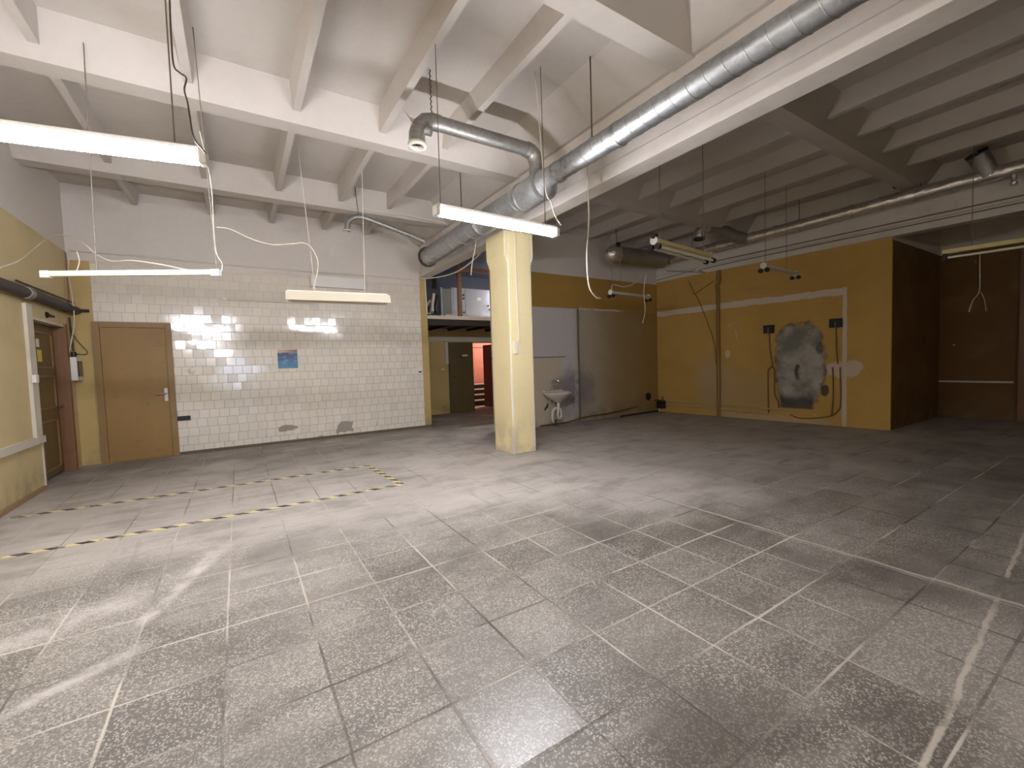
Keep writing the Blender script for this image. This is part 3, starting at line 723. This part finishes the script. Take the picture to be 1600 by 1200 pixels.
# wall batten behind the trough light
t=thing('wall_batten','thin white batten fixed on the tiles behind the trough light','lamp',Vector((.6,YB-.03,2.73)))
part('batten',MB().box((-.10,YB-.06,2.715),(1.35,YB-.014,2.765)),M_WTRIM,t,.005)
part('end_cap',MB().box((-.16,YB-.055,2.72),(-.10,YB-.02,2.76)),M_WPLAST,t)
solo('wall_panel',MB().box((1.30,YB-.14,3.05),(2.34,YB-.014,3.27)),M_WPLAST,'white boxy metal panel mounted high on the tiled wall','panel',bevel=.006)

# ------------------------------------------------------------------ cables
def cable(label,pts,r=.006,m=None,k=8,group=None,name='hanging_cable'):
    return solo(name,MB().tube(curve(pts,k),r,7),m or M_WIRE,label,'cable',group)
Yq=4.0
cable('white cable looping down from the spiral duct to the tube light by the column',
      [P(833,85,1,3.7),P(840,160,1,3.7),P(846,235,1,3.7),P(853,300,1,3.7),P(862,318,1,3.7),P(866,335,1,3.7),P(876,352,1,3.68)],.007)
cable('white cable hanging loose past the girder with a curled end',
      [P(917,230,1,3.6),P(918,290,1,3.6),P(920,340,1,3.6),P(917,400,1,3.6),P(920,445,1,3.6),P(930,463,1,3.6),P(938,466,1,3.6)],.009)
cable('white cable drooping over the tubeless batten by the sink wall',
      [P(955,455,1,5.9),P(958,445,1,5.9),P(975,448,1,5.9),P(992,442,1,5.9),P(1006,427,1,5.9)],.008)
cable('white cable hanging straight beside the tubeless batten by the sink wall',
      [P(1009,430,1,5.86),P(1006,455,1,5.88),P(1008,485,1,5.9),P(1004,505,1,5.9)],.008)
cable('white cable swagging between the trough light and the slim batten',
      [P(338,355,1,6.0),P(360,358,1,6.05),P(392,373,1,6.1),P(425,382,1,6.15),P(455,381,1,6.2),P(476,380,1,6.2),P(490,392,1,6.25),P(497,415,1,6.3),P(490,452,1,6.3)],.007)
cable('white cable rising from the end of the slim batten toward the ceiling',
      [P(346,424,1,5.0),P(347,412,1,5.05),P(338,395,1,5.1),P(334,360,1,5.1),P(331,300,1,5.1),P(325,262,1,5.1),P(312,205,1,5.1)],.004)
cable('white cable looping from the yellow wall over to the slim batten',
      [P(0,418,0,-1.9),P(30,407,0,-1.9),P(60,383,0,-1.95),P(85,368,1,7.0),P(110,370,1,6.6),P(132,381,1,6.2),P(150,397,1,6.0),P(175,408,1,5.8),P(205,407,1,5.6),P(250,413,1,5.4),P(300,423,1,5.25),P(325,424,1,5.1)],.006)
cable('pale cord dropping from the slim batten down to the fuse box',
      [P(108,392,1,8.4),P(107,425,1,8.6),P(112,460,1,8.9),P(116,500,1,9.1),P(112,530,1,9.2),P(107,555,1,9.2)],.008)
cable('short pale loop of cable over the slim batten',
      [P(120,393,1,6.0),P(124,408,1,5.95),P(120,422,1,5.85),P(113,428,1,5.8)],.005)
cable('brown cable looping on the yellow strip beside the flat brown door',
      [P(112,520,1,9.38),P(124,536,1,9.38),P(136,549,1,9.38),P(132,554,1,9.38),P(112,552,1,9.38)],.006,M_BWIRE)
cable('dark wire kinked down the ceiling to the lit tube near the yellow wall',
      [P(265,0,1,3.25),P(267,50,1,3.28),P(271,100,1,3.3),P(280,113,1,3.32),P(291,122,1,3.32),P(288,140,1,3.34),P(293,160,1,3.36),P(296,178,1,3.36),P(303,215,1,3.30),P(322,240,1,3.30)],.005,M_BWIRE)
cable('white cable sagging under the girder by the loft opening',
      [P(660,436,1,9.30),P(690,432,1,8.6),P(715,424,1,8.0),P(738,408,1,7.4),P(757,388,1,6.9),P(762,378,1,6.6)],.012)
cable('short white cable end dangling in front of the loft',
      [P(744,372,1,6.5),P(742,390,1,6.6),P(738,410,1,6.7),P(736,430,1,6.8)],.010)
cable('thin white line strung under the ceiling toward the column lamp',
      [P(400,293,1,7.9),P(560,325,1,7.6),P(640,338,1,7.3),P(700,350,1,7.0)],.006)
cable('frayed pale wires hanging in front of the dark recess wall',
      [P(1531,395,1,1.75),P(1531,425,1,1.75),P(1530,455,1,1.75),P(1520,470,1,1.75),P(1514,487,1,1.75)],.006)
cable('short frayed wire strand spreading at the dark recess wall',[P(1533,457,1,1.73),P(1538,468,1,1.74),P(1541,486,1,1.75)],.005)
# ceiling hooks
for i,(q,lab) in enumerate((((1036,67),'dark hook in the ceiling above the spiral duct, beyond the tee'),((940,133),'dark hook in the ceiling beside the duct hanger rod'))):
    p=P(*q,2,ZS-.02); solo('hanging_hook',MB().tube(curve([p+Vector((-.02,0,.022)),p,p+Vector((.02,-.01,-.03)),p+Vector((.04,-.01,-.01))],4),.008,6),M_BLACK,lab,'hook')
cable('thin wire running over the ceiling to the hook by the duct hanger rod',[P(917,105,2,ZS-.01),P(930,112,2,ZS-.012),P(940,133,2,ZS-.03)],.005,M_GWIRE)

# ------------------------------------------------------------------ things on the tiled wall
t=thing('poster','blue seascape poster on the tiled wall','poster',Vector((.825,YB-.014,1.45)))
part('sheet',MB().box((.640,YB-.018,1.440),(1.010,YB-.0145,1.830)),M_PAPER,t)
g=G('sea print'); wv=g.noise(1,5,g.vec(g.x*6,g.z*22,0.0)); k=g.mix(g.z.ss(1.45,1.76),(54,120,160),(18,40,78)); k=g.mix(wv.ss(.5,.68)*.7,k,(120,176,204)); k=g.mix(g.z.ss(1.752,1.758),k,g.mix(g.x.ss(.66,1.0),(196,150,140),(120,84,92))); g.setc(k).set('Roughness',.35)
part('print',MB().box((.655,YB-.0195,1.452),(1.002,YB-.018,1.815)),g.m,t)
solo('socket_strip',MB().box((-.925,YB-.05,.60),(-.745,YB-.014,.675)),M_BLACK,'black socket strip on the tiles beside the flat brown door','socket',bevel=.004)
t=thing('wall_socket','small white round socket on the tiles above the black strip','socket',Vector((-.69,YB-.03,1.40)))
part('cover',MB().lathe((-.69,YB-.014,1.455),[(.0,.035),(.04,.035),(.05,.0)],(0,-1,0),16),M_WPLAST,t)
part('lead',MB().tube([(-.72,YB-.02,1.47),(-.80,YB-.02,1.47)],.008,6),M_WPLAST,t)
t=thing('light_switch','white switch plate with dark slot at the edge of the tiled wall','switch',Vector((3.50,YB-.02,1.25)))
part('plate',MB().box((3.40,YB-.03,1.24),(3.55,YB-.014,1.42)),M_WPLAST,t,.003)
part('slot',MB().box((3.46,YB-.035,1.265),(3.53,YB-.03,1.295)),M_BLACK,t)
solo('light_switch',MB().box((3.575,5.525,1.555),(3.635,5.548,1.745)),M_WPLAST,'tall white switch on the yellow column','switch',bevel=.004)
solo('wall_conduit',MB().tube(curve([(3.66,5.535,3.42),(3.652,5.535,2.6),(3.672,5.535,1.85),(3.66,5.54,1.76),(3.70,5.54,1.70)],6),.010,8),M_WIRE,'white cable clipped down the front of the yellow column','cable')

# ------------------------------------------------------------------ yellow wall items
t=thing('fuse_box','white fuse box with smoked cover on the yellow wall beside the recessed door','fuse box',Vector((XL+.05,9.12,1.33)))
part('case',MB().box((XL+.002,9.12,1.36),(XL+.10,9.38,1.72)),M_WPLAST,t,.006)
part('smoked_cover',MB().box((XL+.10,9.15,1.42),(XL+.112,9.34,1.66)),M_GLASSY,t,.003)
part('cable_gland',MB().tube([(XL+.05,9.22,1.72),(XL+.05,9.22,1.80)],.03,12),M_BLACK,t)
solo('wall_riser_cable',MB().tube(curve([(XL+.05,9.22,1.81),(XL+.04,9.22,2.1),(XL+.04,9.20,2.33)],5),.014,8),M_BWIRE,'dark cable rising from the fuse box to the lagged pipe','cable')
t=thing('wall_pipe','dark lagged pipe running along the yellow wall above the recessed door','pipe',Vector((XL+.10,8.4,2.3)))
part('lagging',MB().tube([(XL+.08,-7.9,2.37),(XL+.08,9.38,2.45)],.062,16),M_INSUL,t)
part('joint_band',MB().tube([(XL+.08,7.45,2.44),(XL+.08,7.58,2.44)],.07,16),M_GALVD,t)
part('joint_band',MB().tube([(XL+.08,8.9,2.447),(XL+.08,9.0,2.447)],.07,16),M_BLACK,t)
part('thin_pipe',MB().tube([(XL+.05,7.35,2.56),(XL+.05,9.2,2.575)],.012,8),M_DARK,t)
part('thin_pipe',MB().tube([(XL+.10,7.55,2.535),(XL+.10,9.2,2.55)],.012,8),M_DARK,t)
part('valve_stub',MB().tube([(XL+.08,9.30,2.45),(XL+.24,9.34,2.45)],.022,10),M_BLACK,t)
solo('wall_socket',MB().box((XL+.035,7.60,1.36),(XL+.075,7.69,1.46)),M_WPLAST,'small white socket on the white upright board','socket',bevel=.004)
solo('door_note',MB().box((DX+.002,8.34,1.64),(DX+.004,8.50,1.80)),M_YPAPER,'yellow paper note taped on the recessed panelled door','paper')
solo('door_note',MB().box((DX+.002,8.33,1.84),(DX+.004,8.44,1.95)),M_PAPER,'white paper note above the yellow one on the panelled door','paper')
solo('door_bell',MB().lathe((XL,8.40,2.275),[(.0,.03),(.03,.03),(.045,0)],(1,0,0),14).box((XL,8.44,2.26),(XL+.03,8.62,2.29)),M_BLACK,'small dark bell above the recessed panelled door','bell')

# ------------------------------------------------------------------ sink
SX=5.86; ZR=.755
t=thing('wall_sink_basin','worn white porcelain sink with bare pipework below','sink',Vector((SX,YS-.2,.30)))
bm_=MB(); prof=[]; n=28
def ell(rx,ry,z,back): 
    out=[]
    for j in range(n):
        a=2*PI*j/n; x=SX+rx*math.cos(a); y=YS-.235+ry*math.sin(a); y=min(y,YS-.004)
        out.append((x,y,z))
    return out
rings=[(.05,.05,ZR-.24),(.10,.08,ZR-.20),(.22,.15,ZR-.14),(.315,.215,ZR-.075),(.34,.24,ZR-.03),(.345,.242,ZR),(.315,.215,ZR+.004),(.27,.175,ZR-.05),(.17,.11,ZR-.12),(.03,.03,ZR-.14)]
vs=[];fs=[]
for rx,ry,z in rings: vs+=ell(rx,ry,z,0)
for i in range(len(rings)-1):
    for j in range(n): fs.append((i*n+j,i*n+(j+1)%n,(i+1)*n+(j+1)%n,(i+1)*n+j))
bm_.add(vs,fs,True); bm_.add(vs[-n:],[tuple(range(n))]); bm_.add(vs[:n],[tuple(range(n))[::-1]])
part('basin',bm_,M_PORC,t)
part('back_ledge',MB().box((SX-.25,YS-.10,ZR-.02),(SX+.25,YS-.003,ZR+.035)),M_PORC,t,.012)
part('tap',MB().tube(curve([(SX-.02,YS-.07,ZR+.03),(SX-.02,YS-.07,ZR+.17),(SX-.01,YS-.09,ZR+.25),(SX+.03,YS-.14,ZR+.27),(SX+.07,YS-.19,ZR+.22)],5),.016,10).tube([(SX-.02,YS-.07,ZR+.12),(SX+.09,YS-.12,ZR+.15)],.013,8),M_CHROME,t,label='worn chrome tap')
part('tail_pipe',MB().tube([(SX,YS-.235,ZR-.24),(SX,YS-.235,ZR-.40)],.032,14),M_WPLAST,t)
part('trap',MB().tube(curve([(SX,YS-.235,.36),(SX-.02,YS-.235,.24),(SX+.04,YS-.22,.17),(SX+.10,YS-.2,.22),(SX+.10,YS-.18,.36),(SX+.02,YS-.17,.40),(SX-.08,YS-.16,.36),(SX-.11,YS-.15,.2),(SX-.05,YS-.12,.08)],5),.026,12),M_WPLAST,t)
part('waste_pipe',MB().tube([(SX-.02,YS-.13,.14),(SX-.02,YS-.13,.01)],.04,14),M_INSUL,t)
for sx in (-1,1):
    part('bracket',MB().tube([(SX+sx*.10,YS-.02,.50),(SX+sx*.22,YS-.03,.36)],.018,8),M_DARK,t)
    part('supply_hose',MB().tube(curve([(SX-.02+sx*.03,YS-.08,ZR-.02),(SX+sx*.10,YS-.06,.55),(SX+sx*.14,YS-.03,.40)],5),.010,8),M_CHROME,t)
solo('wall_vent_hole',MB().lathe((9.06,YS,.42),[(0,.012),(.085,.012),(.105,0)],(0,-1,0),20),M_BLACK,'round black opening low in the sink wall near the corner','vent')
solo('wall_floor_pipe',MB().tube(curve([(5.5,YS-.04,.03),(6.2,YS-.05,.03),(6.8,YS-.05,.10),(7.6,YS-.04,.12),(8.6,YS-.04,.20)],6),.016,8),M_PIPE,'thin brown pipe running low along the sink wall','pipe')
solo('wall_floor_pipe',MB().tube([(7.9,YS-.10,.02),(9.35,YS-.06,.03)],.018,8),M_DARK,'dark pipe lying on the floor along the sink wall','pipe')
solo('wall_seam_post',MB().box((6.655,YS-.02,0),(6.69,YS-.001,2.62)),M_GALVD,'narrow metal edge strip up the sink wall','strip')

# ------------------------------------------------------------------ patch wall items
o_=.018
solo('wall_drain_pipe',MB().tube([RW(1.70,.05,.0),RW(1.70,.05,2.95),RW(1.68,.05,3.05),RW(1.72,.05,3.16),RW(1.72,.05,3.41)],.038,14).tube([RW(1.72,.05,3.20),RW(1.72,.05,3.28)],.05,12),M_PIPEY,'brown yellow vertical pipe on the yellow wall','pipe')
solo('wall_cable_run',MB().tube(curve([RW(1.62,.02,1.25),RW(1.60,.03,1.7),RW(1.40,.02,2.3),RW(1.18,.02,2.85),RW(1.10,.02,2.95)],6),.008,6).tube([RW(1.10,.02,2.95),RW(.95,.02,3.3)],.008,6).tube([RW(1.10,.02,2.95),RW(1.60,.02,3.2)],.008,6),M_PIPE,'thin forked brown cable beside the vertical pipe','cable')
for s,z,lab,g_ in ((2.80,1.965,'black junction box on the yellow wall between pipe and cement patch',0),(3.99,1.985,'black junction box on the yellow wall beside the white stripe',0)):
    t=thing('junction_box',lab,'junction box',RW(s,.04,z-.09),'black junction boxes by the cement patch')
    part('case',MB().obox(RW(s,.035,z),WE*.10,WN*.035,(0,0,.085)),M_BLACK,t,.006)
    part('cable_entry',MB().tube([RW(s,.075,z+.03),RW(s,.08,z-.09)],.012,8),M_GWIRE,t)
def wc(name,label,pts,r=.012,m=M_PIPE): solo(name,MB().tube(curve(pts,5),r,7),m,label,'cable' if 'cable' in name else 'pipe')
wc('wall_cable','cable down from the junction box between pipe and cement patch',[RW(2.80,o_,1.88),RW(2.82,o_,1.5),RW(2.86,o_,1.20),RW(2.80,o_,1.12),RW(2.77,o_,1.0),RW(2.78,o_,.16)])
wc('wall_cable','cable hugging the side of the cement patch',[RW(2.86,o_,1.18),RW(2.90,o_,1.05),RW(2.90,o_,.6),RW(2.97,o_,.42),RW(2.98,o_,.28)])
wc('wall_cable','cable down from the junction box beside the white stripe',[RW(3.99,o_,1.90),RW(4.0,o_,1.5),RW(4.02,o_,1.20)])
wc('wall_cable','straight cable between cement patch and white stripe',[RW(3.94,o_,1.14),RW(3.95,o_,.6),RW(3.93,o_,.20)])
wc('wall_cable','bent cable sweeping to the floor beside the white stripe',[RW(4.06,o_,1.14),RW(4.07,o_,.5),RW(4.03,o_,.30),RW(3.85,o_,.17),RW(3.4,o_,.10),RW(3.2,o_,.16)])
wc('wall_heating_pipe','upper thin pipe running low along the yellow wall',[RW(.15,.05,.30),RW(1.0,.05,.30),RW(2.2,.05,.28),RW(3.25,.05,.24)],.015,M_PIPEL)
wc('wall_heating_pipe','lower thin pipe running low along the yellow wall',[RW(.2,.05,.20),RW(1.2,.05,.19),RW(2.0,.05,.18),RW(2.8,.05,.16)],.015,M_PIPEL)
t=thing('wall_valve','black valve block on the pipe ends in the wall corner','valve',RW(.17,.10,.05))
part('valve_body',MB().obox(RW(.17,.10,.19),WE*.10,WN*.06,(0,0,.09)),M_BLACK,t,.01)
part('valve_stem',MB().tube([RW(.22,.10,.27),RW(.22,.10,.42)],.02,10),M_PIPE,t)
part('valve_foot',MB().tube([RW(.12,.10,.02),RW(.12,.10,.15)],.025,10),M_CREAM,t)
part('cross_pipe',MB().tube([RW(-.02,.12,.31),RW(.30,.12,.30)],.018,8),M_DARK,t)
solo('wall_hook',MB().tube(curve([RW(2.08,.005,1.98),RW(2.10,.03,1.97),RW(2.12,.03,1.90),RW(2.12,.02,1.80)],4),.014,7),M_PLY,'small pale hook stuck on the yellow wall','hook')
solo('wall_girder_pipe',MB().tube([RW(1.6,.03,3.64),RW(9.5,.03,3.64)],.010,7),M_GWIRE,'thin dark pipe along the girder above the yellow wall','pipe')
solo('wall_girder_cable',MB().tube(curve([RW(1.3,.045,3.44),RW(2.0,.045,3.53),RW(9.5,.045,3.53)],8),.009,6),M_GWIRE,'thin cable along the girder flange above the yellow wall','cable')
solo('wall_broken_pipe',MB().tube([RW(.35,.05,3.66),RW(1.4,.05,3.42)],.010,6).tube([RW(.05,.05,3.46),RW(1.15,.05,3.54)],.008,6),M_GWIRE,'two crossing wires where girder meets the sink wall','wire')

# ------------------------------------------------------------------ loft contents
t=thing('loft_post','raw timber frame of post and rail at the loft edge','timber frame',Vector((4.61,9.50,2.58)))
part('post',MB().box((4.57,9.47,2.58),(4.66,9.55,3.95)),M_WOOD,t)
part('rail',MB().box((4.66,9.48,3.68),(9.70,9.54,3.77)),M_WOOD,t)
Yh=9.95
h0=P(693,446,1,Yh); h1=P(778,489,1,Yh)
t=thing('air_handling_unit','grey sheet steel air handling unit on the loft','air handling unit',Vector((5.3,Yh+.4,2.60)))
zb=2.66; zt_=3.36; xa,xm,xb=4.50,4.98,7.2
part('cabinet',MB().box((4.62,Yh+.02,zb),(xb,Yh+.85,zt_)),M_STEEL,t,.006)
sp=part('side_panel',MB().box((4.66,Yh-.005,zb+.01),(xm-.01,Yh+.02,zt_-.01)),M_STEEL,t,.004)
ad=part('access_door',MB().box((xm+.01,Yh-.005,zb+.01),(xb-.02,Yh+.02,zt_-.03)),M_STEEL,t,.004)
for x,z in ((xm-.05,zt_-.18),(xm-.05,zt_-.27),(xm-.05,zb+.08),(5.64,zb+.28),(5.68,zb+.18)):
    part('latch',MB().tube([(x,Yh-.03,z),(x,Yh-.005,z)],.022,10),M_BLACK,ad if x>xm else sp)
part('rating_plate',MB().box((5.32,Yh-.010,zb+.40),(5.44,Yh-.005,zb+.48)),M_PAPER,ad)
part('gasket_frame',MB().box((4.32,Yh+.0,zb),(4.36,Yh+.8,zt_-.02)),M_STEEL,t)
part('flex_connector',MB().box((4.36,Yh+.03,zb+.02),(4.62,Yh+.8,zt_-.04)),simple('grey canvas',(132,134,128),.8),t)
part('duct_box',MB().box((3.86,Yh+.05,zb-.04),(4.32,Yh+.8,zt_-.04)),M_DSTEEL,t)
part('support_rail',MB().box((4.30,Yh-.03,2.585),(xb,Yh+.8,zb)),M_PLY,t)
t=thing('loft_clutter','tangled grey pipe fittings heaped at the loft edge','fittings',Vector((4.0,9.7,2.585)))
random.seed(3)
for i in range(5):
    a=Vector((3.86+random.random()*.3,9.62+random.random()*.2,2.61+random.random()*.1)); 
    part('fitting',MB().tube(curve([a,a+Vector((random.uniform(-.06,.1),.02,.15)),a+Vector((random.uniform(-.1,.14),.05,.25+random.random()*.2))],4),.035,10),(M_GALVD,M_PLY,M_DARK)[i%3],t)
solo('loft_board',MB().obox((5.65,9.74,2.606),(.9,0,.010),(0,.10,0),(0,0,.012)),M_PLY,'long pale board lying along the loft edge','board')
solo('loft_board',MB().box((4.26,9.56,2.582),(4.54,9.7,2.63)),M_PLY,'short pale block beside the timber post on the loft','board')
solo('hanging_strap',MB().box((4.10,9.9,3.30),(4.20,9.95,4.0)),M_BLACK,'black strap hanging at the back of the loft','strap')
light('hanging_tube_light','lit tube light over the loft behind the yellow column',(6.05,9.66,3.35),(7.2,9.66,3.35),'lit',[(.1,(6.2,9.66,ZS)),(.9,(7.1,9.66,ZS))])
solo('wall_socket',MB().box((4.93,YC-.03,1.27),(5.05,YC-.001,1.33)),M_PAPER,'small pale sign on the corridor wall beside the olive door','sign')
# edge conduit at loft opening
solo('wall_loft_conduit',MB().tube([(3.70,YB-.03,3.38),(3.72,YB-.03,2.62),(3.80,YB-.03,2.61)],.016,8),M_WIRE,'white conduit down the yellow jamb of the loft opening','conduit')

# ------------------------------------------------------------------ light
lp=bpy.data.lights.new('stair_room_lamp','POINT'); lp.energy=20; lp.color=(1,.95,.92); lp.shadow_soft_size=.15
lo=bpy.data.objects.new('stair_room_lamp',lp); lo.location=(8.3,13.3,2.5); COL.objects.link(lo)
w=bpy.data.worlds.new('world'); scn.world=w; w.use_nodes=True
bg=w.node_tree.nodes['Background']; bg.inputs[0].default_value=(.62,.75,1,1); bg.inputs[1].default_value=2.0
scn.view_settings.view_transform='Standard'; scn.view_settings.look='None'; scn.view_settings.gamma=1.0
scn.view_settings.use_curve_mapping=False; scn.view_settings.exposure=2.40
cy=scn.cycles; cy.max_bounces=6; cy.diffuse_bounces=4; cy.glossy_bounces=3; cy.transmission_bounces=4; cy.caustics_reflective=False; cy.caustics_refractive=False; cy.use_adaptive_sampling=True; cy.adaptive_threshold=.05; cy.adaptive_min_samples=16
